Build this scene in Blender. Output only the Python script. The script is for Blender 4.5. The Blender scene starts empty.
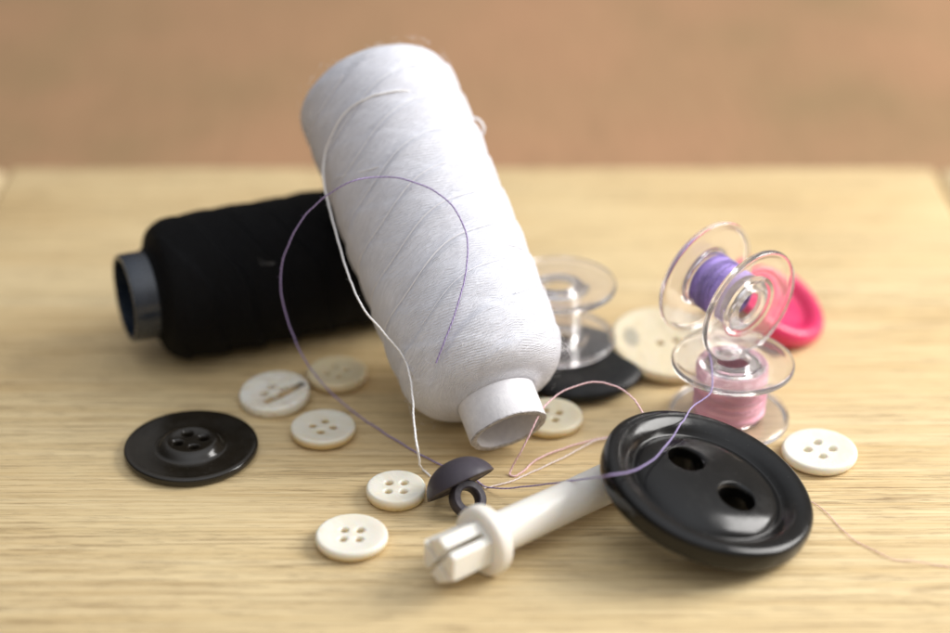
import bpy, bmesh, math, random
from mathutils import Vector, Matrix, noise
random.seed(7)
S = 0.01                                   # everything below is written in centimetres; 1 Blender unit = 1 m
scn = bpy.context.scene
COL = scn.collection

# ------------------------------------------------------------------ camera
F_PX, PITCH, CAM_H = 2000.0, math.radians(28.5), 17.7
CAM = Vector((0, -CAM_H / math.tan(PITCH), CAM_H))
RT = Vector((1, 0, 0)); UP = Vector((0, math.sin(PITCH), math.cos(PITCH))); FW = Vector((0, math.cos(PITCH), -math.sin(PITCH)))
cd = bpy.data.cameras.new('camera'); cam = bpy.data.objects.new('camera', cd); COL.objects.link(cam)
cam.location = CAM * S; cam.rotation_euler = (math.pi / 2 - PITCH, 0, 0)
cd.sensor_width = 36; cd.lens = 36 * F_PX / 950
cd.clip_start = 0.01; cd.clip_end = 20
cd.dof.use_dof = True; cd.dof.focus_distance = 31.85 * S; cd.dof.aperture_fstop = 6.8; cd.dof.aperture_blades = 0
scn.camera = cam

# survey helpers: where the things in the photograph stand (cm)
def ray(px, py): return FW + RT * ((px - 475) / F_PX) - UP * ((py - 316.5) / F_PX)
def G(px, py, z=0.0):
    d = ray(px, py); return CAM + d * ((z - CAM_H) / d.z)
def D(px, py, depth): return CAM + ray(px, py) * depth
def depth_of(P): return (P - CAM).dot(FW)
def on_plane(px, py, P, n):
    d = ray(px, py); return CAM + d * ((P - CAM).dot(n) / d.dot(n))
def local_dir(px, py, x, y, t):
    tow = -ray(px, py).normalized(); r = Vector((0, 0, 1)).cross(tow).normalized(); u = tow.cross(r)
    return (r * x + u * y + tow * t).normalized()
def frame(n, xref=(1, 0, 0)):
    z = n.normalized(); x = Vector(xref); x = (x - z * x.dot(z)).normalized(); y = z.cross(x)
    return Matrix((x, y, z)).transposed().to_4x4()
def place(o, P, n=Vector((0, 0, 1)), xref=(1, 0, 0)):
    o.matrix_world = Matrix.Translation(P * S) @ frame(n, xref)

# ------------------------------------------------------------------ object helpers
def tag(o, label=None, cat=None, group=None, kind=None):
    if label: o['label'] = label
    if cat: o['category'] = cat
    if group: o['group'] = group
    if kind: o['kind'] = kind
    return o
def thing(name, label, cat, group=None):
    o = bpy.data.objects.new(name, None); o.empty_display_size = .005; COL.objects.link(o)
    return tag(o, label, cat, group)
def link(name, bm, mat, parent=None, angle=40):
    me = bpy.data.meshes.new(name); bm.normal_update(); bm.to_mesh(me); bm.free()
    for p in me.polygons: p.use_smooth = True
    me.set_sharp_from_angle(angle=math.radians(angle))
    me.materials.append(mat)
    o = bpy.data.objects.new(name, me); COL.objects.link(o)
    if parent: o.parent = parent
    return o

def spline(pts, n=6, closed=False):
    pts = [Vector(p) for p in pts]; out = []
    m = len(pts); rng = m if closed else m - 1
    for i in range(rng):
        p1, p2 = pts[i], pts[(i + 1) % m]
        p0 = pts[(i - 1) % m] if closed or i > 0 else p1 * 2 - p2
        p3 = pts[(i + 2) % m] if closed or i + 2 < m else p2 * 2 - p1
        t0 = 0; t1 = max((p1 - p0).length ** .5, 1e-5); t2 = t1 + max((p2 - p1).length ** .5, 1e-5); t3 = t2 + max((p3 - p2).length ** .5, 1e-5)
        for k in range(n):
            t = t1 + (t2 - t1) * k / n
            a1 = p0 * ((t1 - t) / (t1 - t0)) + p1 * ((t - t0) / (t1 - t0)); a2 = p1 * ((t2 - t) / (t2 - t1)) + p2 * ((t - t1) / (t2 - t1)); a3 = p2 * ((t3 - t) / (t3 - t2)) + p3 * ((t - t2) / (t3 - t2))
            b1 = a1 * ((t2 - t) / (t2 - t0)) + a2 * ((t - t0) / (t2 - t0)); b2 = a2 * ((t3 - t) / (t3 - t1)) + a3 * ((t - t1) / (t3 - t1))
            out.append(b1 * ((t2 - t) / (t2 - t1)) + b2 * ((t - t1) / (t2 - t1)))
    if not closed: out.append(pts[-1])
    return out

def lathe(bm, prof, n=96, closed=False, wob=None):
    """Revolve (r, z) about z (cm). UV: u in turns, v in cm along the profile."""
    uv = bm.loops.layers.uv.verify()
    rings = []
    for r, z in prof:
        if r < 1e-6: rings.append([bm.verts.new((0, 0, z * S))])
        else:
            ring = []
            for k in range(n):
                a = 2 * math.pi * k / n; rr = r + (wob(a, z) if wob else 0)
                ring.append(bm.verts.new((rr * math.cos(a) * S, rr * math.sin(a) * S, z * S)))
            rings.append(ring)
    v = [0]
    for i in range(1, len(prof)): v.append(v[-1] + math.dist(prof[i], prof[i - 1]))
    idx = list(range(len(prof) - 1)) + ([len(prof) - 1] if closed else [])
    for i in idx:
        j = (i + 1) % len(prof); A, B = rings[i], rings[j]
        va, vb = v[i], (v[j] if j else v[i] + .05)
        for k in range(n):
            k2 = (k + 1) % n; u0, u1 = k / n, (k + 1) / n
            if len(A) == 1 and len(B) == 1: continue
            if len(A) == 1: f = bm.faces.new((A[0], B[k2], B[k])); us = ((u0, va), (u1, vb), (u0, vb))
            elif len(B) == 1: f = bm.faces.new((A[k], A[k2], B[0])); us = ((u0, va), (u1, va), (u0, vb))
            else: f = bm.faces.new((A[k], A[k2], B[k2], B[k])); us = ((u0, va), (u1, va), (u1, vb), (u0, vb))
            for l, c in zip(f.loops, us): l[uv].uv = c
    return bm
def smooth_prof(p, n=4): return [(max(q.x, 0), q.y) for q in spline([(a, b, 0) for a, b in p], n)]

def tube(bm, pts, r, seg=8, taper=False):
    """Round tube through points (cm)."""
    uv = bm.loops.layers.uv.verify()
    pts = [Vector(p) for p in pts]; m = len(pts); prev = None; rings = []; v = 0; vs = []
    nrm = None
    for i, p in enumerate(pts):
        t = (pts[min(i + 1, m - 1)] - pts[max(i - 1, 0)]).normalized()
        if nrm is None:
            a = Vector((0, 0, 1)) if abs(t.z) < .9 else Vector((1, 0, 0)); nrm = t.cross(a).normalized()
        else: nrm = (nrm - t * nrm.dot(t)).normalized()
        b = t.cross(nrm)
        if i: v += (p - pts[i - 1]).length
        vs.append(v)
        rr = r * (1 - .8 * i / (m - 1)) if taper else r
        rings.append([bm.verts.new((p + (nrm * math.cos(2 * math.pi * k / seg) + b * math.sin(2 * math.pi * k / seg)) * rr) * S) for k in range(seg)])
    for i in range(m - 1):
        for k in range(seg):
            k2 = (k + 1) % seg
            f = bm.faces.new((rings[i][k], rings[i][k2], rings[i + 1][k2], rings[i + 1][k]))
            for l, c in zip(f.loops, ((k / seg, vs[i]), ((k + 1) / seg, vs[i]), ((k + 1) / seg, vs[i + 1]), (k / seg, vs[i + 1]))): l[uv].uv = c
    bm.faces.new(list(reversed(rings[0]))); bm.faces.new(rings[-1])
    return bm

def box(bm, x0, x1, y0, y1, z0, z1, bev=0, seg=3):
    b = bmesh.new(); bmesh.ops.create_cube(b, size=1)
    for v in b.verts:
        v.co = Vector(((x0 + x1) / 2 + v.co.x * (x1 - x0), (y0 + y1) / 2 + v.co.y * (y1 - y0), (z0 + z1) / 2 + v.co.z * (z1 - z0))) * S
    if bev: bmesh.ops.bevel(b, geom=b.edges[:], offset=bev * S, segments=seg, affect='EDGES', profile=.5)
    me = bpy.data.meshes.new('tmp'); b.to_mesh(me); b.free(); bm.from_mesh(me); bpy.data.meshes.remove(me)
    return bm

def cut(o, cutter_bms):
    """Boolean the cutters out of o and bake the result into its mesh."""
    for cb in cutter_bms:
        me = bpy.data.meshes.new('cut'); cb.normal_update(); cb.to_mesh(me); cb.free()
        c = bpy.data.objects.new('cut', me); COL.objects.link(c); c.matrix_world = o.matrix_world
        m = o.modifiers.new('b', 'BOOLEAN'); m.operation = 'DIFFERENCE'; m.solver = 'EXACT'; m.object = c
        dg = bpy.context.evaluated_depsgraph_get(); dg.update()
        new = bpy.data.meshes.new_from_object(o.evaluated_get(dg)); old = o.data
        o.modifiers.clear(); o.data = new; new.name = old.name; bpy.data.meshes.remove(old)
        bpy.data.objects.remove(c); bpy.data.meshes.remove(me)
    for p in o.data.polygons: p.use_smooth = True
    o.data.set_sharp_from_angle(angle=math.radians(38))
def hole_cutter(x, y, r, z0=-1, z1=2, sx=1, sy=1, rot=0, n=28, flare=None):
    b = bmesh.new()
    prof = [(0, z0), (r, z0), (r, z1), (0, z1)]
    if flare: zt, dr, dz = flare; prof = [(0, z0), (r, z0), (r, zt - dz), (r + dr * .3, zt - dz * .35), (r + dr, zt), (r + dr, z1), (0, z1)]
    lathe(b, prof, n)
    c, s = math.cos(rot), math.sin(rot)
    for v in b.verts:
        X, Y = v.co.x * sx, v.co.y * sy
        v.co.x, v.co.y = X * c - Y * s + x * S, X * s + Y * c + y * S
    bmesh.ops.recalc_face_normals(b, faces=b.faces[:])
    return b

# ------------------------------------------------------------------ material helpers
class M:
    def __init__(s, name):
        s.m = bpy.data.materials.new(name); s.m.use_nodes = True; s.t = s.m.node_tree; s.b = s.t.nodes['Principled BSDF']
    def n(s, typ, **kw):
        x = s.t.nodes.new(typ)
        for k, v in kw.items():
            if k.startswith('i_'):
                kk = k[2:]; kk = int(kk) if kk.isdigit() else kk.replace('_', ' ')
                s.put(v, x.inputs[kk])
            else: setattr(x, k, v)
        return x
    def put(s, v, sock):
        if hasattr(v, 'is_output'): s.t.links.new(v, sock)
        else: sock.default_value = v
    def set(s, **kw):
        for k, v in kw.items(): s.put(v, s.b.inputs[k.replace('_', ' ')])
        return s
    def math(s, op, a, b=0.0, c=0.0, clamp=False):
        x = s.n('ShaderNodeMath', operation=op, use_clamp=clamp)
        for i, v in enumerate((a, b, c)): s.put(v, x.inputs[i])
        return x.outputs[0]
    def mix(s, f, a, b, blend='MIX'):
        x = s.n('ShaderNodeMix', data_type='RGBA', blend_type=blend)
        s.put(f, x.inputs['Factor']); s.put(a, x.inputs['A']); s.put(b, x.inputs['B'])
        return next(o for o in x.outputs if o.type == 'RGBA')
    def ramp(s, f, a, b, va=0.0, vb=1.0):
        x = s.n('ShaderNodeMapRange', clamp=True); s.put(f, x.inputs[0])
        for i, v in enumerate((a, b, va, vb)): x.inputs[i + 1].default_value = v
        return x.outputs[0]
    def obj(s): return s.n('ShaderNodeTexCoord').outputs['Object']
    def uv(s):
        x = s.n('ShaderNodeSeparateXYZ', i_0=s.n('ShaderNodeTexCoord').outputs['UV']); return x.outputs[0], x.outputs[1]
    def scaled(s, v, k, loc=(0, 0, 0), rot=(0, 0, 0)):
        x = s.n('ShaderNodeMapping'); s.put(v, x.inputs['Vector'])
        x.inputs['Scale'].default_value = k; x.inputs['Location'].default_value = loc; x.inputs['Rotation'].default_value = rot
        return x.outputs[0]
    def noise(s, v, scale=1.0, detail=3, rough=.55, dist=0):
        return s.n('ShaderNodeTexNoise', i_Vector=v, i_Scale=scale, i_Detail=detail, i_Roughness=rough, i_Distortion=dist).outputs[0]
    def bump(s, h, strength=.5, dist=.01, normal=None):
        x = s.n('ShaderNodeBump', i_Height=h, i_Strength=strength, i_Distance=dist * S)
        if normal is not None: s.put(normal, x.inputs['Normal'])
        s.put(x.outputs[0], s.b.inputs['Normal']); return x.outputs[0]
    def bevel(s, r=.02):
        x = s.n('ShaderNodeBevel', samples=6, i_Radius=r * S); s.put(x.outputs[0], s.b.inputs['Normal']); return x.outputs[0]
def rgb(r, g, b): return (r, g, b, 1)

# bamboo
def bamboo(name, end=False):
    m = M(name); o = m.scaled(m.obj(), (100, 100, 100), rot=(0, 0, math.pi / 2 if end else 0))
    warp = m.noise(m.scaled(o, (.16, .5, .5)), 1, 2)
    sx = m.n('ShaderNodeSeparateXYZ', i_0=o)
    yw = m.math('ADD', sx.outputs[1], m.math('MULTIPLY', warp, .05))
    ow = m.n('ShaderNodeCombineXYZ', i_0=sx.outputs[0], i_1=yw, i_2=sx.outputs[2]).outputs[0]
    strip = m.n('ShaderNodeTexWhiteNoise', noise_dimensions='1D', i_W=m.math('FLOOR', m.math('MULTIPLY', sx.outputs[1], .62))).outputs[0]
    mid = m.noise(m.scaled(ow, (.07, 5.5, 1)), 1, 4, .65)
    fine = m.noise(m.scaled(ow, (.12, 21, 1), loc=(3, 1, 0)), 1, 3, .65)
    vfine = m.noise(m.scaled(ow, (.5, 36, 1), loc=(9, 4, 0)), 1, 2, .6)
    dash = m.noise(m.scaled(ow, (.55, 20, 1), loc=(1, 7, 0)), 1, 3, .7)
    zone = m.noise(m.scaled(ow, (.13, .8, 1), loc=(5, 2, 0)), 1, 3)
    dm = m.math('MULTIPLY', m.ramp(dash, .56, .61), m.ramp(zone, .40, .60, .30, 1))
    c = m.mix(m.ramp(mid, .3, .7), rgb(.60, .44, .215), rgb(.75, .60, .355))
    c = m.mix(m.ramp(strip, 0, 1, 0, .45), c, rgb(.58, .375, .15))
    c = m.mix(m.math('MULTIPLY', m.ramp(fine, .43, .52, 1, 0), .42), c, rgb(.40, .255, .10))
    c = m.mix(m.math('MULTIPLY', m.ramp(vfine, .52, .62), .38), c, rgb(.84, .69, .41))
    c = m.mix(m.math('MULTIPLY', dm, .66), c, rgb(.22, .125, .05))
    pore = m.math('MULTIPLY', m.ramp(m.noise(m.scaled(ow, (1.9, 30, 1), loc=(6, 3, 0)), 1, 2, .6), .60, .65), m.ramp(zone, .35, .6, .5, 1))
    c = m.mix(m.math('MULTIPLY', pore, .42), c, rgb(.20, .11, .045))
    blotch = m.noise(m.scaled(o, (.25, .35, 1), loc=(2, 9, 0)), 1, 3)
    c = m.mix(m.ramp(blotch, .42, .68, 0, .35), c, rgb(.74, .60, .34))
    # knife scratches of daily use
    sc = m.noise(m.scaled(o, (14, .35, 1), rot=(0, 0, .9)), 1, 1); sc2 = m.noise(m.scaled(o, (12, .3, 1), rot=(0, 0, -1.1), loc=(4, 4, 0)), 1, 1)
    scr = m.math('MAXIMUM', m.ramp(sc, .70, .74), m.ramp(sc2, .71, .75))
    c = m.mix(m.math('MULTIPLY', scr, .02), c, rgb(.82, .70, .50))
    if end: c = m.mix(.25, c, rgb(.82, .72, .52))
    h = m.math('ADD', m.math('MULTIPLY', fine, .7), m.math('SUBTRACT', m.math('MULTIPLY', vfine, .3), m.math('ADD', dm, m.math('MULTIPLY', pore, 1.0))))
    m.set(Base_Color=c, Roughness=m.ramp(fine, .3, .7, .44, .58)); m.b.inputs['Specular IOR Level'].default_value = .5
    m.bump(h, .55, .014)
    return m.m
BAMBOO = bamboo('bamboo'); BAMBOO_END = bamboo('bamboo_end', True)

def table_mat():
    m = M('brown_wood'); o = m.scaled(m.obj(), (100, 100, 100))
    a = m.noise(m.scaled(o, (.16, .035, 1), loc=(1.6, 0, 0)), 1, 2); b = m.noise(m.scaled(o, (.22, .22, 1), loc=(8, 3, 0)), 1, 3); g = m.noise(m.scaled(o, (6, .5, 1)), 1, 3)
    c = m.mix(m.ramp(a, .38, .62), rgb(.37, .212, .108), rgb(.285, .180, .085))
    c = m.mix(m.ramp(b, .38, .64, 0, .5), c, rgb(.41, .215, .115))
    c = m.mix(m.ramp(g, .45, .7, 0, .3), c, rgb(.20, .11, .05))
    m.set(Base_Color=c, Roughness=.55); return m.m
TABLE = table_mat()

def winding(name, col, col2, rough=.8, slope=2.6, band=.68, fine=46, bump=.7, sheen=.4, rand=0.12, spec=.25):
    m = M(name); u, v = m.uv()
    # lie of the thread: u * slope(cm per turn) keeps whole numbers of bands per turn
    k1 = round(slope / band)
    hel = m.math('SUBTRACT', v, m.math('MULTIPLY', u, k1 * band))
    o = m.scaled(m.obj(), (100, 100, 100))
    jit = m.noise(m.scaled(o, (1.2, 1.2, 1.2)), 1, 3)
    hel2 = m.math('ADD', hel, m.math('MULTIPLY', jit, .40))
    saw = m.math('FRACT', m.math('DIVIDE', hel2, band))
    saw = m.math('MINIMUM', saw, m.ramp(saw, .72, 1.0, .72, 0))
    hx = m.math('ADD', v, m.math('MULTIPLY', u, 2 * band * .5)); hx = m.math('ADD', hx, m.math('MULTIPLY', jit, .15))
    sawx = m.math('FRACT', m.math('DIVIDE', hx, band * .5)); sawx = m.math('MINIMUM', sawx, m.ramp(sawx, .7, 1.0, .7, 0))
    pick = m.ramp(m.noise(m.scaled(o, (.9, .9, .9), loc=(4, 4, 4)), 1, 2), .42, .58)
    ln1 = m.math('SINE', m.math('MULTIPLY', hel2, fine * 2 * math.pi)); ln2 = m.math('SINE', m.math('MULTIPLY', hx, fine * 2 * math.pi * .9))
    ln = m.n('ShaderNodeMix', data_type='FLOAT'); m.put(pick, ln.inputs[0]); m.put(ln1, ln.inputs[2]); m.put(ln2, ln.inputs[3]); ln = ln.outputs[0]
    wx = m.n('ShaderNodeCombineXYZ', i_0=m.math('MULTIPLY', u, 22), i_1=m.math('MULTIPLY', hel2, 26)).outputs[0]
    fib = m.noise(wx, 1, 4, .7)
    fz = m.noise(m.scaled(o, (16, 16, 16)), 1, 4, .75)
    h = m.math('ADD', m.math('MULTIPLY', ln, .17), m.math('ADD', m.math('MULTIPLY', fib, 1.9), m.math('MULTIPLY', fz, .35)))
    c = m.mix(m.ramp(fib, .3, .7), col, col2)
    c = m.mix(m.math('MULTIPLY', m.ramp(saw, .0, .12, 1, 0), rand if slope == 0 else 0.0), c, tuple(x * .6 for x in col[:3]) + (1,))
    m.set(Base_Color=c, Roughness=rough); m.b.inputs['Specular IOR Level'].default_value = .25
    m.b.inputs['Specular IOR Level'].default_value = spec
    m.b.inputs['Sheen Weight'].default_value = sheen; m.b.inputs['Sheen Roughness'].default_value = .4
    m.bump(h, bump, .022)
    return m.m
W_WIND = winding('white_thread', rgb(.66, .67, .735), rgb(.79, .80, .865), sheen=.2, bump=.8, fine=26)
K_WIND = winding('black_thread', rgb(.0018, .0018, .002), rgb(.005, .005, .006), rough=.75, spec=.14, sheen=.0, bump=.7)
P_WIND = winding('pink_thread_wound', rgb(.98, .46, .57), rgb(1.0, .63, .72), slope=.0, band=.035, fine=30, bump=.8, sheen=.5, rand=.12)
V_WIND = winding('violet_thread_wound', rgb(.40, .28, .73), rgb(.55, .42, .86), slope=.0, band=.035, fine=30, bump=.9, sheen=.4, rand=.3)

def yarn(name, c1, c2):
    m = M(name); u, v = m.uv()
    tw = m.math('SINE', m.math('ADD', m.math('MULTIPLY', u, 4 * math.pi), m.math('MULTIPLY', v, 75)))
    f = m.noise(m.scaled(m.obj(), (6000, 6000, 6000)), 1, 3)
    c = m.mix(m.ramp(m.math('ADD', tw, f), -.6, 1.4), c1, c2)
    m.set(Base_Color=c, Roughness=.7); m.b.inputs['Sheen Weight'].default_value = .3
    m.bump(tw, .35, .006); return m.m
Y_WHITE = yarn('white_yarn', rgb(.80, .78, .77), rgb(.92, .91, .91)); Y_VIOLET = yarn('violet_yarn', rgb(.19, .13, .33), rgb(.42, .33, .58)); Y_PINK = yarn('pink_yarn', rgb(.72, .40, .42), rgb(.92, .66, .67)); Y_PALE = yarn('pale_yarn', rgb(.70, .55, .50), rgb(.90, .80, .76))
def fuzz_mat(name, c):
    m = M(name); m.set(Base_Color=c, Roughness=.8); return m.m
FUZZ_W = fuzz_mat('white_fibre', rgb(.85, .84, .86)); FUZZ_K = fuzz_mat('black_fibre', rgb(.006, .006, .007))
FUZZ_K.node_tree.nodes['Principled BSDF'].inputs['Specular IOR Level'].default_value = .15

def glossy(name, c1, c2, rough=.2, bev=.03, var=2.0, bump=.05, spec=.5):
    m = M(name); o = m.scaled(m.obj(), (100, 100, 100))
    n1 = m.noise(m.scaled(o, (var, var, var)), 1, 4); n2 = m.noise(m.scaled(o, (30, 30, 30)), 1, 3)
    sm = m.noise(m.scaled(o, (3.2, 3.2, 3.2), loc=(3, 1, 2)), 1, 5, .65)
    dust = m.math('MULTIPLY', m.ramp(m.noise(m.scaled(o, (26, 26, 26), loc=(7, 2, 5)), 1, 1), .735, .78), .07)
    m.set(Base_Color=m.mix(dust, m.mix(n1, c1, c2), rgb(.55, .53, .50)), Roughness=m.ramp(sm, .35, .7, rough * .75, rough * 1.6)); m.b.inputs['Specular IOR Level'].default_value = spec
    nb = m.bevel(bev); m.bump(n2, bump, .004, nb); return m.m
BLACK_GLOSS = glossy('black_gloss_plastic', rgb(.002, .002, .002), rgb(.005, .0045, .004), .17, .03, spec=.36)
BLACK_SATIN = glossy('black_satin_plastic', rgb(.006, .005, .0035), rgb(.022, .017, .011), .15, .03, var=1.2, spec=.5)
BLACK_MATTE = glossy('black_matte_plastic', rgb(.004, .004, .004), rgb(.008, .008, .008), .40, .04, spec=.35)
BLACK_TUBE = glossy('black_tube_plastic', rgb(.011, .017, .028), rgb(.017, .025, .040), .24, .012, spec=.75)
AUBERGINE = glossy('aubergine_plastic', rgb(.036, .029, .040), rgb(.052, .043, .056), .48, .012)
PINK_PLASTIC = glossy('pink_plastic', rgb(.58, .020, .10), rgb(.68, .035, .14), .25, .04)
WHITE_PLASTIC = glossy('white_plastic', rgb(.80, .77, .70), rgb(.84, .81, .75), .34, .012)
for mm in (WHITE_PLASTIC, PINK_PLASTIC):
    b = mm.node_tree.nodes['Principled BSDF']; b.inputs['Subsurface Weight'].default_value = .3; b.inputs['Subsurface Radius'].default_value = (.002, .0012, .0008); b.inputs['Subsurface Scale'].default_value = 1

def pearl(name, top, side, zsplit=.10, rough=.3, streak=None, iri=.0, painted_refl=None):
    m = M(name); o = m.scaled(m.obj(), (100, 100, 100)); sp = m.n('ShaderNodeSeparateXYZ', i_0=o)
    nz = m.noise(m.scaled(o, (2.2, 2.2, 2.2)), 1, 4, .6)
    zz = m.math('ADD', sp.outputs[2], m.math('MULTIPLY', m.math('SUBTRACT', nz, .5), .06))
    c = m.mix(m.ramp(zz, zsplit - .03, zsplit + .05), side, top)                 # two layers of the blank
    cloud = m.noise(m.scaled(o, (3.5, 1.6, 2), loc=(random.random() * 9, 2, 0)), 1, 5, .6, .8)
    c = m.mix(m.ramp(cloud, .45, .7, 0, .28), c, side)
    if iri:
        w = m.noise(m.scaled(o, (1.5, 4.5, 3), loc=(2, 5, 0)), 1, 4, .6, 1.2)
        c = m.mix(m.ramp(w, .48, .7, 0, iri), c, rgb(.42, .27, .10)); c = m.mix(m.ramp(w, .25, .45, iri, 0), c, rgb(.74, .76, .82))
    h = nz
    if streak:
        (ax, ay), (bx, by) = streak; L = math.hypot(bx - ax, by - ay); ux, uy = (bx - ax) / L, (by - ay) / L
        t = m.math('ADD', m.math('MULTIPLY', m.math('SUBTRACT', sp.outputs[0], ax), ux), m.math('MULTIPLY', m.math('SUBTRACT', sp.outputs[1], ay), uy))
        d = m.math('ABSOLUTE', m.math('ADD', m.math('SUBTRACT', m.math('MULTIPLY', m.math('SUBTRACT', sp.outputs[0], ax), -uy), m.math('MULTIPLY', m.math('SUBTRACT', sp.outputs[1], ay), -ux)), m.math('MULTIPLY', m.math('SUBTRACT', nz, .5), .12)))
        inside = m.math('MULTIPLY', m.ramp(d, .05, .10, 1, 0), m.math('MULTIPLY', m.ramp(t, -.05, .05), m.ramp(t, L, L + .06, 1, 0)))
        top_only = m.ramp(sp.outputs[2], .12, .16)
        inside = m.math('MULTIPLY', inside, top_only)
        c = m.mix(m.math('MULTIPLY', inside, .85), c, m.mix(m.ramp(t, L * .72, L * .98), rgb(.44, .29, .12), rgb(.04, .024, .012)))
        h = m.math('SUBTRACT', h, m.math('MULTIPLY', inside, 1.5))
    if painted_refl:
        mx, my, ma, mb = painted_refl
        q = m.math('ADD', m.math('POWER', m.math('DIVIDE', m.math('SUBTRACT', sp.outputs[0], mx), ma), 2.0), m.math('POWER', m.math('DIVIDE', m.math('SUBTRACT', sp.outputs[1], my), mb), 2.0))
        c = m.mix(m.ramp(q, .3, 1.4, .6, 0), c, rgb(.20, .20, .18))  # dark grey reflection of the black spool, painted into the base colour
    m.set(Base_Color=c, Roughness=m.ramp(cloud, .3, .7, rough * .85, rough * 1.3))
    m.b.inputs['Subsurface Weight'].default_value = .45; m.b.inputs['Subsurface Radius'].default_value = (.0022, .0014, .0007); m.b.inputs['Subsurface Scale'].default_value = 1
    m.b.inputs['Coat Weight'].default_value = .12; m.b.inputs['Coat Roughness'].default_value = .15
    m.bump(h, .06, .02, m.bevel(.022)); return m.m
PEARL = pearl('cream_pearl', rgb(.79, .745, .63), rgb(.66, .51, .25), .135)
PEARL_B = pearl('cream_pearl_pale', rgb(.82, .785, .69), rgb(.70, .57, .31), .12, .26)
PEARL_C = pearl('cream_pearl_pale', rgb(.80, .77, .68), rgb(.68, .55, .29), .10, .34)
PEARL_D = pearl('cream_pearl_warm', rgb(.75, .69, .52), rgb(.64, .49, .22), .11, .32)
PEARL_WHITE = pearl('white_pearl', rgb(.82, .79, .69), rgb(.74, .65, .46), .05)
PEARL_DULL = pearl('dull_cream', rgb(.72, .62, .41), rgb(.62, .48, .25), .08, .4)
NACRE = pearl('nacre', rgb(.86, .82, .72), rgb(.76, .68, .50), .06, .24, streak=((-.26, -.30), (.50, -.03)), iri=.38)
CREAM = pearl('cream_disc', rgb(.68, .59, .41), rgb(.80, .74, .62), .02, .28, painted_refl=(-.66, .04, .16, .30))

def clear():
    m = M('clear_plastic'); m.set(Base_Color=rgb(1.0, .978, .984), Roughness=.025, IOR=1.49); m.b.inputs['Transmission Weight'].default_value = .955
    o = m.scaled(m.obj(), (100, 100, 100)); m.bump(m.noise(m.scaled(o, (3, 3, 3)), 1, 2), .10, .02, m.bevel(.02)); return m.m
CLEAR = clear()
def paper():
    m = M('white_paper_tube'); o = m.scaled(m.obj(), (100, 100, 100)); n = m.noise(m.scaled(o, (9, 9, 9)), 1, 5, .7); n2 = m.noise(m.scaled(o, (30, 30, 8)), 1, 3)
    m.set(Base_Color=m.mix(m.ramp(n, .35, .7), rgb(.72, .71, .74), rgb(.83, .82, .84)), Roughness=.7); m.bump(m.math('ADD', n, n2), .25, .012); return m.m
PAPER = paper()
def paper_edge():
    m = M('cut_paper_edge'); o = m.scaled(m.obj(), (100, 100, 100)); n = m.noise(m.scaled(o, (14, 14, 14)), 1, 5, .7)
    m.set(Base_Color=m.mix(m.ramp(n, .35, .65), rgb(.30, .28, .28), rgb(.62, .60, .60)), Roughness=.85); m.bump(n, .8, .03); return m.m
PAPER_EDGE = paper_edge()

# ------------------------------------------------------------------ setting: table, board
t = link('table_top', box(bmesh.new(), -110, 110, -60, 90, -5.8, -1.8, .3), TABLE); tag(t, kind='structure')
t['label'] = 'brown wooden table top out of focus behind the board'
board = thing('cutting_board', 'pale bamboo cutting board with fine horizontal grain that everything lies on', 'cutting board')
board.location = Vector((0, -6, -1.8)) * S
o = link('board_panel', box(bmesh.new(), -10.0, 9.85, -12, 12.75, 0, 1.8, .12), BAMBOO, board)
o = link('end_strip', box(bmesh.new(), -12.2, -10.02, -12, 12.75, 0, 1.79, .25), BAMBOO_END, board)
o = link('end_strip', box(bmesh.new(), 9.87, 12.1, -12, 12.75, 0, 1.79, .25), BAMBOO_END, board)

# ------------------------------------------------------------------ thread spools
def fuzz(parent, mat, R, z0, z1, n, rmin=.0016, lmax=.30, out=.06):
    bm = bmesh.new()
    for i in range(n):
        a = random.uniform(0, 2 * math.pi); z = random.uniform(z0, z1); l = random.uniform(.08, lmax); da = random.uniform(-1, 1) * l / R; dz = random.uniform(-.5, .5) * l; h = random.uniform(.012, out) * random.random() ** 1.2 + .008
        pts = []
        for k in range(5):
            s = k / 4; r = R - .01 + h * math.sin(s * math.pi * random.uniform(.75, 1.0)) + .01 * s; aa = a + da * s + random.uniform(-.008, .008)
            pts.append((r * math.cos(aa), r * math.sin(aa), z + dz * s + random.uniform(-.008, .008)))
        tube(bm, pts, rmin, 3)
    o = link('fuzz', bm, mat, parent); o['kind'] = 'stuff'; return o
def helix(bm, R, z, pitch, a0, turns, r, seg=5, k=64):
    tube(bm, [((R) * math.cos(a0 + 2 * math.pi * q / k), R * math.sin(a0 + 2 * math.pi * q / k), z + pitch * q / k) for q in range(int(turns * k) + 1)], r, seg)

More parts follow.
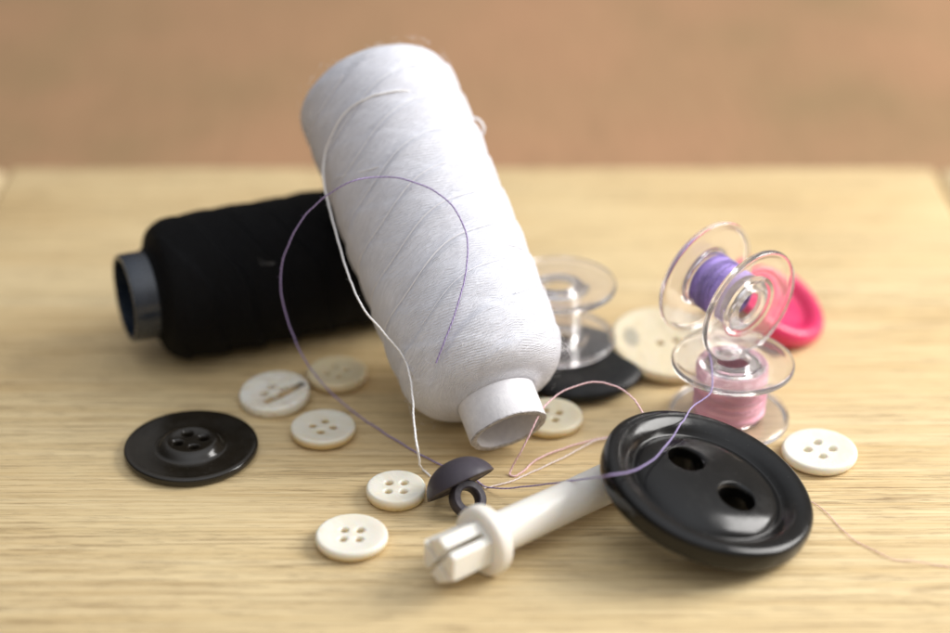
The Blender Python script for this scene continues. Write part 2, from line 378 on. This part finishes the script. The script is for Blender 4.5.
def make_spool(name, label, R, rt, ri, stick, blen, wmat, tmat, emat, shoulder=.42, near=None, top_out=0.0, nfuzz=900, fmat=None):
    root = thing(name, label, 'thread spool', 'spools of sewing thread')
    z0, z1 = stick, stick + blen; sh = shoulder
    dome = .10; ns = near or sh
    prof = [(rt - .02, z0 + .05), (rt + .015, z0 + .02), (max(R - sh * 1.15, rt + .06), z0 + dome * .8), (R - sh * .76, z0 + dome * 1.4), (R - sh * .42, z0 + dome + ns * .26), (R - sh * .20, z0 + dome + ns * .60), (R - .035, z0 + dome + ns * 1.05)]
    nb = 26
    for i in range(1, nb): prof.append((R, z0 + dome + ns * 1.6 + (blen - 2 * dome - ns * 1.6 - sh * 1.2) * i / nb))
    prof += [(R - .01, z1 - dome - sh * 1.2), (R - sh * .10, z1 - dome - sh * .68), (R - sh * .34, z1 - dome - sh * .30), (R - sh * .72, z1 - dome * 1.0), (R - sh * 1.15, z1 - dome * .6), (rt + .1, z1 - .02), (rt - .02, z1)]
    ph = [random.uniform(0, 6.28) for _ in range(8)]
    BAND, KT = .66, 4; lay = [random.uniform(.5, 1.2) for _ in range(KT * 2)]
    def wob(a, z):
        w = .008 * math.sin(a * 2 + ph[0] + z * 1.3) + .007 * math.sin(a * 3 - z * 3.1 + ph[1]) + .005 * math.sin(a - z * 9.2 + ph[2])
        for slope, amp, q in ((1, .054, 0), (-1, .012, 3)):               # cross-wound layers, each lapping the one before
            h = (z + .10 * math.sin(a * 2 + ph[4] + q) + .05 * math.sin(a * 5 + ph[5]) - slope * KT * BAND * a / (2 * math.pi)) / BAND * (1 if q == 0 else 1.0)
            i = math.floor(h); f = h - i
            w += amp * lay[i % KT + (KT if q else 0)] * min(f / .9, (1 - f) / .10)
        edge = min(1, max(0, (z - z0) / .5), max(0, (z1 - z) / .5))
        return w * edge
    pp = smooth_prof(prof, 4); fine_p = [pp[0]]
    for q in pp[1:]:
        d = math.dist(q, fine_p[-1]); st = max(1, int(d / .034)); p_ = fine_p[-1]
        for k in range(st): fine_p.append((p_[0] + (q[0] - p_[0]) * (k + 1) / st, p_[1] + (q[1] - p_[1]) * (k + 1) / st))
    bm = lathe(bmesh.new(), fine_p, 240, wob=wob)
    nf = len(bm.faces)
    def zlay(i, a, slope, q): return i * BAND + slope * KT * BAND * a / (2 * math.pi) - .10 * math.sin(a * 2 + ph[4] + q) - .05 * math.sin(a * 5 + ph[5])
    for slope, q, prob, lift in ((1, 0, .9, .036), (-1, 3, .05, .026)):    # the outermost strand along the edge of each lap
        for i in range(-12, 26):
            run = []
            on = False
            for k in range(97):
                aa = 2 * math.pi * k / 96; z = zlay(i, aa, slope, q)
                if k % 12 == 0: on = random.random() < prob
                if on and z0 + 1.15 < z < z1 - .62: run.append(((R + lift) * math.cos(aa), (R + lift) * math.sin(aa), z))
                if run and (not on or k == 96 or not (z0 + 1.15 < z < z1 - .62)):
                    if len(run) > 4: tube(bm, run, random.uniform(.008, .011), 5)
                    run = []
    bm.faces.ensure_lookup_table()
    for f in bm.faces[nf:]: f.material_index = 1
    link('thread_winding', bm, wmat, root, 60).data.materials.append(fmat)
    zt = z1 + top_out
    jag = lambda a, z: .008 * math.sin(5 * a + 1) + .006 * math.sin(11 * a)
    bmt = lathe(bmesh.new(), [(ri, 0.012), (rt - .012, .012), (rt, .03), (rt, .35), (rt, z0), (rt, zt), (ri, zt), (ri, z0), (ri, .3)], 96, closed=True)
    tb = link('spool_tube', bmt, tmat, root, 35)
    bme = lathe(bmesh.new(), [(ri + .004, .02), (ri + .004, .0), ((ri + rt) / 2, -.008), (rt - .008, .0), (rt - .008, .02)], 96, closed=True, wob=jag)
    link('tube_rim', bme, emat, tb, 35)
    if nfuzz: fuzz(root, fmat, R, z0 + .2, z1 - .2, nfuzz)
    return root

# where the spools lie: the black one on the board, the white one leaning across it
RB = 1.245; RW = 1.385
A0 = G(124.5, 298.5, RB); dB = (G(350, 256, RB) - A0).normalized()
P0 = G(509, 431, .60)
best = None
for i in range(400):
    tt = 34 + i * .01; P1 = CAM + ray(369, 76.5) * tt; a = (P1 - P0).normalized()
    dist = abs((P0 - A0).dot(a.cross(dB).normalized()))
    if best is None or abs(dist - RB - RW - .015) < best[0]: best = (abs(dist - RB - RW - .015), a, (P1 - P0).length)
aW, LW = best[1], best[2]
print('white axis', aW, LW)
black = make_spool('thread_spool', 'spool of black thread lying on its side beneath the white spool', RB, .78, .70, .42, 6.05, K_WIND, BLACK_TUBE, BLACK_TUBE, .38, nfuzz=420, fmat=FUZZ_K)
place(black, A0, dB, (0, 0, 1))
white = make_spool('thread_spool', 'large spool of white thread leaning on the black spool, open tube end facing forward', RW, .655, .545, .60, LW - .60, W_WIND, PAPER, PAPER_EDGE, .50, .62, nfuzz=3000, fmat=FUZZ_W)
place(white, P0, aW, (1, 0, .5))

def on_spool(px, py, d=.03):
    dr = ray(px, py).normalized(); w = CAM - P0; R = RW + d
    a = dr - aW * dr.dot(aW); b = w - aW * w.dot(aW)
    A = a.dot(a); B = 2 * a.dot(b); Cc = b.dot(b) - R * R; q = B * B - 4 * A * Cc
    s = (-B - math.sqrt(max(q, 0))) / (2 * A)
    return CAM + dr * s

# a frayed tuft on the black spool
bm = bmesh.new()
tuft0 = D(272, 263, 34.6)
for i in range(4):
    d = Vector((random.uniform(-1, .3), random.uniform(-.1, .1), random.uniform(-.2, .5))) * random.uniform(.06, .3)
    tube(bm, spline([tuft0 - d * .2, tuft0 + d * .5 + Vector((0, 0, random.uniform(-.03, .03))), tuft0 + d], 4), .0009, 3)
tf = link('lint', bm, FUZZ_W); tag(tf, 'tiny pale tuft of lint clinging to the black spool', 'lint')

# ------------------------------------------------------------------ buttons
def shirt_button(label, P, dia, rot, mat, n=Vector((0, 0, 1)), th=.2, hr=.062, hd=.172, dish=.02, cat='button', group='small four-hole shirt buttons', holes=4):
    R = dia / 2
    prof = [(0, 0), (R * .80, 0), (R * .93, .03), (R * .99, th * .42), (R, th * .62), (R * .985, th * .85), (R * .94, th * .985), (R * .88, th), (R * .7, th - dish * .4), (R * .5, th - dish), (0, th - dish)]
    o = link('shirt_button', lathe(bmesh.new(), smooth_prof(prof, 3), 80), mat)
    place(o, P, n, (math.cos(math.radians(rot)), math.sin(math.radians(rot)), 0))
    cs = []
    for k in range(holes):
        a = 2 * math.pi * k / holes; cs.append(hole_cutter(hd * math.cos(a), hd * math.sin(a), hr * random.uniform(.95, 1.08), flare=(th - dish, .022, .03)))
    cut(o, cs)
    return tag(o, label, cat, group)
shirt_button('cream button between the streaked nacre button and the cream button that touches the dark dome', G(323, 425, .2) - Vector((0, 0, .2)), 1.09, 82, PEARL)
shirt_button('cream button touching the dark domed button, at the foot of the white thread', G(396, 485.5, .22) - Vector((0, 0, .22)), .96, 45, PEARL_B, th=.22)
shirt_button('pale cream button lying nearest the front edge, left of the white pin tip', G(351.5, 533, .2) - Vector((0, 0, .2)), 1.12, 44, PEARL_C)
shirt_button('iridescent nacre button with a brown streak across its face', G(275, 391, .2) - Vector((0, 0, .2)), 1.22, 20, NACRE, Vector((-.06, -.07, 1)), th=.24, hr=.07)
shirt_button('dull yellowish button in the shade, below the black spool and behind the nacre button', G(337, 371, .2) - Vector((0, 0, .2)), 1.06, 20, PEARL_DULL, th=.22)
shirt_button('cream button half hidden behind the white spool tube', G(550, 413.5, .2) - Vector((0, 0, .2)), 1.12, 27, PEARL_D)
shirt_button('white button on the right, beside the big glossy black button', G(819.8, 447.5, .2) - Vector((0, 0, .2)), 1.235, 3, PEARL_WHITE, Vector((0, -.02, 1)), th=.2, hr=.07, hd=.205)

# flat black four-hole button with a raised hub
prof = [(0, 0), (.95, 0), (1.05, .02), (1.095, .07), (1.10, .12), (1.085, .155), (1.05, .165), (.95, .160), (.8, .150), (.66, .140), (.585, .138), (.55, .15), (.52, .18), (.48, .22), (.44, .245), (.40, .255), (.35, .252), (.28, .242), (.2, .234), (.12, .230), (0, .229)]
o = link('coat_button', lathe(bmesh.new(), smooth_prof(prof, 4), 128), BLACK_SATIN)
place(o, G(191, 444, .16) - Vector((0, 0, .16)), Vector((0, 0, 1)), (math.cos(.35), math.sin(.35), 0))
cut(o, [hole_cutter(.215 * math.cos(k * math.pi / 2), .215 * math.sin(k * math.pi / 2), .078, flare=(.236, .03, .05)) for k in range(4)])
tag(o, 'flat black four-hole button with a raised hub, lying alone on the left', 'button')

# the big glossy two-hole button, propped on the white pin
nBig = Vector((.29, -.085, .953)).normalized()
PB = G(706.5, 488.5, .72); baseB = PB - nBig * .2
prof = [(0, 0), (1.50, 0), (1.62, .015), (1.68, .06), (1.70, .13), (1.705, .22), (1.70, .31), (1.68, .365), (1.63, .405), (1.56, .420), (1.48, .412), (1.40, .385), (1.32, .335), (1.255, .275), (1.215, .245), (1.185, .247), (1.16, .272), (1.10, .318), (.99, .366), (.82, .408), (.55, .438), (.28, .452), (0, .456)]
o = link('coat_button', lathe(bmesh.new(), smooth_prof(prof, 5), 160), BLACK_GLOSS)
h1 = on_plane(684.5, 460.5, PB + nBig * .24, nBig); h2 = on_plane(736.5, 500, PB + nBig * .24, nBig); hv = (h2 - h1)
place(o, baseB, nBig, hv); hc = hv.length / 2; print('big hole sep', hc, 'centre', ((h1 + h2) / 2 - PB).length)
cut(o, [hole_cutter(-hc, 0, .27, sx=1, sy=1.06, flare=(.445, .06, .09), n=48), hole_cutter(hc, 0, .27, sx=1, sy=1.06, flare=(.445, .06, .09), n=48)])
tag(o, 'large glossy black two-hole button propped up on the white pin', 'button')

# domed black button under the empty bobbin
cK = G(577, 364, .2)
prof = [(0, 0), (.9, 0), (1.08, .06), (1.17, .15), (1.18, .22), (1.12, .29), (1.0, .335), (.75, .36), (.4, .37), (0, .37)]
o = link('coat_button', lathe(bmesh.new(), smooth_prof(prof, 4), 128), BLACK_MATTE)
place(o, Vector((cK.x, cK.y, 0)))
cut(o, [hole_cutter(-.22, 0, .1), hole_cutter(.22, 0, .1)])
tag(o, 'matte black button lying under the empty clear bobbin', 'button')

# cream disc button leaning on it
nC = Vector((.10, -.13, .98)).normalized(); pC = G(668, 341, .36)
prof = [(0, 0), (.92, 0), (1.0, .03), (1.04, .09), (1.04, .15), (1.01, .2), (.95, .215), (.8, .2), (.5, .19), (0, .19)]
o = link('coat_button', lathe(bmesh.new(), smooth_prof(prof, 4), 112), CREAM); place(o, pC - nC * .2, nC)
cut(o, [hole_cutter(.16 * math.cos(a), .16 * math.sin(a), .07) for a in (.4, .4 + math.pi)])
tag(o, 'big cream disc button behind the bobbins, resting against the matte black button', 'button')

# pink button behind the bobbins
nP = Vector((.47, -.20, .86)).normalized(); pP = G(773, 303, .56)
prof = [(0, 0), (.80, 0), (.94, .05), (1.015, .16), (1.03, .27), (.98, .38), (.88, .43), (.77, .39), (.69, .29), (.63, .22), (.35, .2), (0, .2)]
o = link('coat_button', lathe(bmesh.new(), smooth_prof(prof, 4), 112), PINK_PLASTIC); place(o, pP - nP * .2, nP)
cut(o, [hole_cutter(.2 * math.cos(a), .2 * math.sin(a), .08) for a in (.4, .4 + math.pi)])
tag(o, 'bright pink thick-rimmed button behind the clear bobbins', 'button')

# aubergine domed shank button
db_ = thing('shank_button', 'small dark aubergine domed button with a shank loop, beside the white pin', 'button')
nD = local_dir(460, 486, -.43, .88, -.08); pD = G(461, 485.5, .40)
loopax = local_dir(460, 486, .50, .12, .86); loopax = (loopax - nD * loopax.dot(nD)).normalized()
place(db_, pD, nD, loopax)
prof = [(0, .03), (.30, .03), (.50, .015), (.555, .0), (.578, .008), (.575, .03), (.545, .12), (.47, .235), (.36, .33), (.2, .40), (0, .425)]
link('dome', lathe(bmesh.new(), smooth_prof(prof, 4), 96), AUBERGINE, db_)
# shank loop: a rounded band standing on the flat side, its hole along local x
bm = bmesh.new(); nn = 40; ro, ri, hw = .29, .16, .105
sec = [(ro, -hw * .8), (ro + .012, -hw * .4), (ro + .012, hw * .4), (ro, hw * .8), (ro - .02, hw), (ri + .02, hw), (ri, hw * .8), (ri - .008, 0), (ri, -hw * .8), (ri + .02, -hw), (ro - .02, -hw)]
rings = []
for k in range(nn):
    a = 2 * math.pi * k / nn; rings.append([bm.verts.new(Vector((x, r * math.cos(a), -.235 + r * math.sin(a) * 1.0)) * S) for r, x in sec])
for k in range(nn):
    for q in range(len(sec)):
        bm.faces.new((rings[k][q], rings[k][(q + 1) % len(sec)], rings[(k + 1) % nn][(q + 1) % len(sec)], rings[(k + 1) % nn][q]))
bmesh.ops.recalc_face_normals(bm, faces=bm.faces[:])
link('shank_loop', bm, AUBERGINE, db_, 28)

# ------------------------------------------------------------------ white plastic pin
pinC = G(484, 540, .53); pinE = G(604, 484.5, .42); dPin = (pinE - pinC).normalized()
pin = thing('spool_pin', 'white plastic pin with a round collar and a split end, under the big black button', 'spool pin')
place(pin, pinC, dPin, (0, 0, 1))
pl = 4.0
link('shaft', lathe(bmesh.new(), smooth_prof([(0, -.05), (.30, -.05), (.315, 0), (.315, .3), (.312, pl * .5), (.31, pl - .1), (.28, pl - .02), (.2, pl), (0, pl)], 3), 64), WHITE_PLASTIC, pin)
link('collar', lathe(bmesh.new(), smooth_prof([(.25, -.13), (.42, -.135), (.495, -.125), (.535, -.08), (.545, -.02), (.545, .06), (.525, .11), (.48, .135), (.36, .14), (.25, .14)], 3), 80), WHITE_PLASTIC, pin)
bm = lathe(bmesh.new(), [(0, -.90), (.36, -.90), (.385, -.88), (.39, -.78), (.385, -.1), (0, -.1)], 6)
bmesh.ops.recalc_face_normals(bm, faces=bm.faces[:])
o = link('split_end', bm, WHITE_PLASTIC, pin, 25)
def slot(ang):
    b = box(bmesh.new(), -.042, .042, -.6, .6, -1.3, -.20)
    bmesh.ops.rotate(b, verts=b.verts[:], cent=(0, 0, 0), matrix=Matrix.Rotation(ang, 3, 'Z')); return b
bpy.context.view_layer.update()
cut(o, [slot(.62), slot(.62 + math.pi / 2)])

# ------------------------------------------------------------------ bobbins
def make_bobbin(label, wmat=None, wr=.55, R=1.02, Hh=1.16, gap=0.0):
    root = thing('bobbin', label, 'bobbin', 'clear plastic bobbins')
    th = .10
    for z, s in ((0, 1), (Hh, -1)):
        pr = [(.30, z), (.46, z - s * .0), (.50, z + s * .015), (.56, z + s * .03), (.80, z + s * .03), (.93, z + s * .025), (.965, z + s * .005), (1.0, z + s * .0), (R, z + s * .02), (R + .010, z + s * .06), (R - .002, z + s * .105), (.955, z + s * .125), (.92, z + s * .125), (.80, z + s * .12), (.56, z + s * .12), (.48, z + s * .14), (.30, z + s * .14)]
        bm = lathe(bmesh.new(), smooth_prof(pr, 3), 112, closed=True)
        bmesh.ops.recalc_face_normals(bm, faces=bm.faces[:])
        fl = link('flange', bm, CLEAR, root, 45)
    pr = [(.295, .142), (.44, .142), (.44, Hh - .142), (.295, Hh - .142)]
    bm = lathe(bmesh.new(), pr, 80, closed=True); bmesh.ops.recalc_face_normals(bm, faces=bm.faces[:])
    link('core', bm, CLEAR, root, 45)
    if wmat:
        z0, z1 = .146, Hh - .146 - gap; pts = [(.445, z0)]
        nt = 30
        for i in range(nt + 1):
            f = i / nt; r = wr * (1 + .02 * math.sin(f * 9)) * (1 - .05 * abs(2 * f - 1) ** 3)
            pts.append((r, z0 + (z1 - z0) * f)); 
            if i < nt: pts.append((r - .010, z0 + (z1 - z0) * (f + .5 / nt)))
        pts.append((.445, z1))
        bm = lathe(bmesh.new(), smooth_prof(pts, 3), 96, closed=True, wob=lambda a, z: .006 * math.sin(a + z * 40))
        for i in range(16): helix(bm, wr + .006, random.uniform(z0 + .05, z1 - .25), random.choice((.12, -.12, .2, -.2)), random.uniform(0, 6), random.uniform(.4, 1), .010)
        link('thread_winding', bm, wmat, root, 60)
    return root
pinkTop = G(732, 362, 1.12)
nPk = Vector((.015, -.03, 1)).normalized()
pinkBase = Vector((pinkTop.x, pinkTop.y + .04, .02))
pinkB = make_bobbin('clear bobbin wound with pink thread, standing upright behind the big black button', P_WIND, .60); place(pinkB, pinkBase, nPk)
nV = local_dir(726, 293, .728, -.426, .537)
fFront = G(749, 306, 2.08); purB = make_bobbin('clear bobbin of violet thread balanced on its edge on top of the pink bobbin', V_WIND, .475, gap=.20)
place(purB, fFront - nV * 1.10, nV, (0, 0, 1)); print('nV', nV, 'front z', fFront)
emp = make_bobbin('empty clear bobbin standing on the matte black button behind the white spool')
eb = G(558, 338, .42); place(emp, Vector((eb.x, eb.y, .372)), Vector((-.02, 0, 1)).normalized())

# ------------------------------------------------------------------ loose threads
def thread(name, label, pts, r, mat, n=8):
    p = spline(pts, n)
    q = [v + noise.noise_vector(v * 3.1) * .012 + noise.noise_vector(v * 9) * .006 + Vector((random.gauss(0, 1), random.gauss(0, 1), random.gauss(0, 1))) * r * .06 for v in p]
    q = [Vector((v.x, v.y, max(v.z, r * 1.05))) for v in q]
    bm = tube(bmesh.new(), q, r, 8)
    for i in range(len(p) // 2):                                          # stray fibres
        a = random.choice(p[:-1]); d = Vector((random.uniform(-1, 1), random.uniform(-1, 1), random.uniform(-.3, 1))).normalized() * random.uniform(.03, .075)
        tube(bm, [a, a + d * .6 + Vector((random.uniform(-.01, .01),) * 3), a + d], .0013, 3)
    return tag(link(name, bm, mat, None, 80), label, 'thread', 'loose ends of sewing thread')
PBt = PB + nBig * .275
def onbig(px, py, d=0): return on_plane(px, py, PBt + nBig * d, nBig)
dsp = depth_of(on_spool(400, 179, .18)); d0 = depth_of(G(340, 402, .08))
lp = [(322, 383), (304, 358), (289, 325), (281, 292), (282, 265), (290, 241), (304, 217), (323, 198), (350, 182)]
loop = [D(x, y, d0 + (dsp - .25 - d0) * (i + 1) / (len(lp) + 1)) for i, (x, y) in enumerate(lp)]
loop += [on_spool(382, 177, .22), on_spool(410, 181, .20), on_spool(436, 192, .18), on_spool(456, 211, .16), on_spool(467, 238, .15), on_spool(466, 270, .14), on_spool(457, 308, .10), on_spool(446, 338, .07), on_spool(436, 363, .05)]
vi = [G(709, 352, 1.40), G(712, 372, 1.30), G(711, 392, 1.14), G(694, 405, 1.10), onbig(683, 421, .05), onbig(672, 437, .03), onbig(659, 454, .0), onbig(645, 465, -.02), onbig(628, 472, .01), onbig(606, 476, .02), G(585, 479, .92), G(560, 482, .66), G(523, 487, .25), G(487, 487, .03), G(468, 474, .03), G(445, 467, .03), G(418, 453, .03), G(380, 430, .03), G(352, 411, .05)] + loop
thread('sewing_thread', 'long violet thread trailing from the violet bobbin and looping up in front of both spools', vi, .0130, Y_VIOLET)

dw0 = depth_of(on_spool(333, 165, .05))
dw1 = depth_of(on_spool(410, 378, .06)); print('dw', dw1, depth_of(G(423, 470, .02)))
wt = [on_spool(418, 93, -.02), on_spool(405, 91, .03), on_spool(390, 92, .06), on_spool(370, 97, .07), on_spool(346, 112, .075), on_spool(331, 136, .08), D(325, 155, dw0 + .1), D(324, 182, dw0), D(331, 215, dw0 - .25), D(341, 250, dw0 - .6), D(350, 280, dw0 - 1.0), D(363, 308, dw0 - 1.45), D(384, 333, depth_of(on_spool(398, 340, .1)) - .1), on_spool(402, 355, .06), on_spool(410, 378, .06), D(412.5, 400, dw1 - .15), D(414, 425, dw1 - .4), D(418, 450, dw1 - .75), G(423, 470, .02), G(430, 476, .02)]
thread('sewing_thread', 'white thread end hanging from the white spool down to the board', wt, .0175, Y_WHITE)
dr = depth_of(on_spool(460, 122, .0)) + .9
sl = [D(455, 117, dr), D(468, 117, dr - .1), D(479, 120, dr - .2), D(484, 128, dr - .2), D(482, 135, dr - .1), D(476, 140, dr), D(464, 143, dr + .1)]
bm = tube(bmesh.new(), spline(sl, 8), .022, 8); tag(link('sewing_thread', bm, Y_WHITE, None, 80), 'small white loop of thread sticking out of the right side of the white spool', 'thread', 'loose ends of sewing thread')

pk = [G(690, 418, .5), G(668, 424, .9), G(652, 421, .9), G(645, 416, .9), G(637, 403, 1.05), G(627, 393, 1.1), G(612, 385, 1.15), G(596, 382, 1.18), G(576, 386, 1.15), G(557, 395, 1.05), G(543, 408, .95), G(533, 428, .75), G(521, 452, .4), G(512, 468, .1), G(509.5, 474.5, .025), G(514, 476, .02), G(522, 472, .02), G(532, 463, .03), G(545, 455, .05), G(562, 449, .05), G(577, 444, .05), G(592, 440, .05), G(606, 437.5, .06), G(618, 438, .05), G(650, 450, .03), G(700, 480, .02), G(760, 498, .02), G(800, 499, .02)]
thread('sewing_thread', 'pink thread arching over the black button and folding back in front of the tube end', pk, .015, Y_PINK)
pr_ = [G(800, 498, .02), G(814, 503, .02), G(826, 512, .02), G(842, 529, .02), G(856, 541, .02), G(872, 549, .02), G(893, 559, .02), G(910, 561, .02), G(935, 565, .02), G(975, 570, .02), G(1010, 571, .02)]
thread('sewing_thread', 'pale pink thread end on the bare board right of the big black button', pr_, .0062, Y_PINK)
pw = [G(484, 488, .02), G(497, 485, .02), G(512, 481, .02), G(527, 474, .02), G(545, 466, .03), G(560, 459, .04), G(574, 452, .05), G(586, 445, .07), G(597, 440, .07), G(612, 439, .05), G(632, 446, .03)]
thread('sewing_thread', 'pale cream thread strand running from the shank button to the big black button', pw, .0135, Y_PALE)

# ------------------------------------------------------------------ light: a big window to the right, soft room light
w = bpy.data.worlds.new('World'); scn.world = w; w.use_nodes = True; nt = w.node_tree; bg = nt.nodes['Background']
tc = nt.nodes.new('ShaderNodeTexCoord'); sp = nt.nodes.new('ShaderNodeSeparateXYZ'); nt.links.new(tc.outputs['Generated'], sp.inputs[0])
mr = nt.nodes.new('ShaderNodeMapRange'); mr.inputs[1].default_value = -1; mr.inputs[2].default_value = 1; nt.links.new(sp.outputs[2], mr.inputs[0])
cr = nt.nodes.new('ShaderNodeValToRGB'); nt.links.new(mr.outputs[0], cr.inputs[0])
e = cr.color_ramp.elements; e[0].position = .45; e[0].color = (.12, .10, .08, 1); e[1].position = 1.0; e[1].color = (1.05, 1.08, 1.14, 1)
x = cr.color_ramp.elements.new(.74); x.color = (.30, .285, .27, 1)
def wm(op, a, b):
    n = nt.nodes.new('ShaderNodeMath'); n.operation = op
    for i, v in enumerate((a, b)):
        if hasattr(v, 'is_output'): nt.links.new(v, n.inputs[i])
        else: n.inputs[i].default_value = v
    return n.outputs[0]
side = wm('ADD', 1.0, wm('MULTIPLY', sp.outputs[0], .65))                      # the room is brighter towards the window side
front = wm('MAXIMUM', wm('ADD', wm('MULTIPLY', sp.outputs[1], -.8), wm('MULTIPLY', sp.outputs[2], .5)), 0.0)
front = wm('MULTIPLY', wm('POWER', front, 3.0), .75)                             # and behind the photographer
nt.links.new(cr.outputs[0], bg.inputs[0]); nt.links.new(wm('MULTIPLY', wm('ADD', side, front), .98), bg.inputs[1])
def area(name, loc, target, sx, sy, power, col):
    l = bpy.data.lights.new(name, 'AREA'); l.shape = 'RECTANGLE'; l.size = sx * S; l.size_y = sy * S; l.energy = power; l.color = col
    o = bpy.data.objects.new(name, l); COL.objects.link(o); o.location = Vector(loc) * S
    o.rotation_euler = (Vector(target) - Vector(loc)).to_track_quat('-Z', 'Y').to_euler(); return o
area('window_light', (66, 10, 42), (0, -2, 0), 44, 46, 9.0, (1.0, .98, .95))

# ------------------------------------------------------------------ render
scn.view_settings.view_transform = 'Standard'; scn.view_settings.look = 'None'; scn.view_settings.exposure = .05; scn.view_settings.gamma = 1
c = scn.cycles; c.use_denoising = True; c.max_bounces = 18; c.transmission_bounces = 14; c.glossy_bounces = 8; c.diffuse_bounces = 5; c.transparent_max_bounces = 12
c.sample_clamp_indirect = 60; c.blur_glossy = .3
try: c.denoiser = 'OPENIMAGEDENOISE'
except Exception: pass
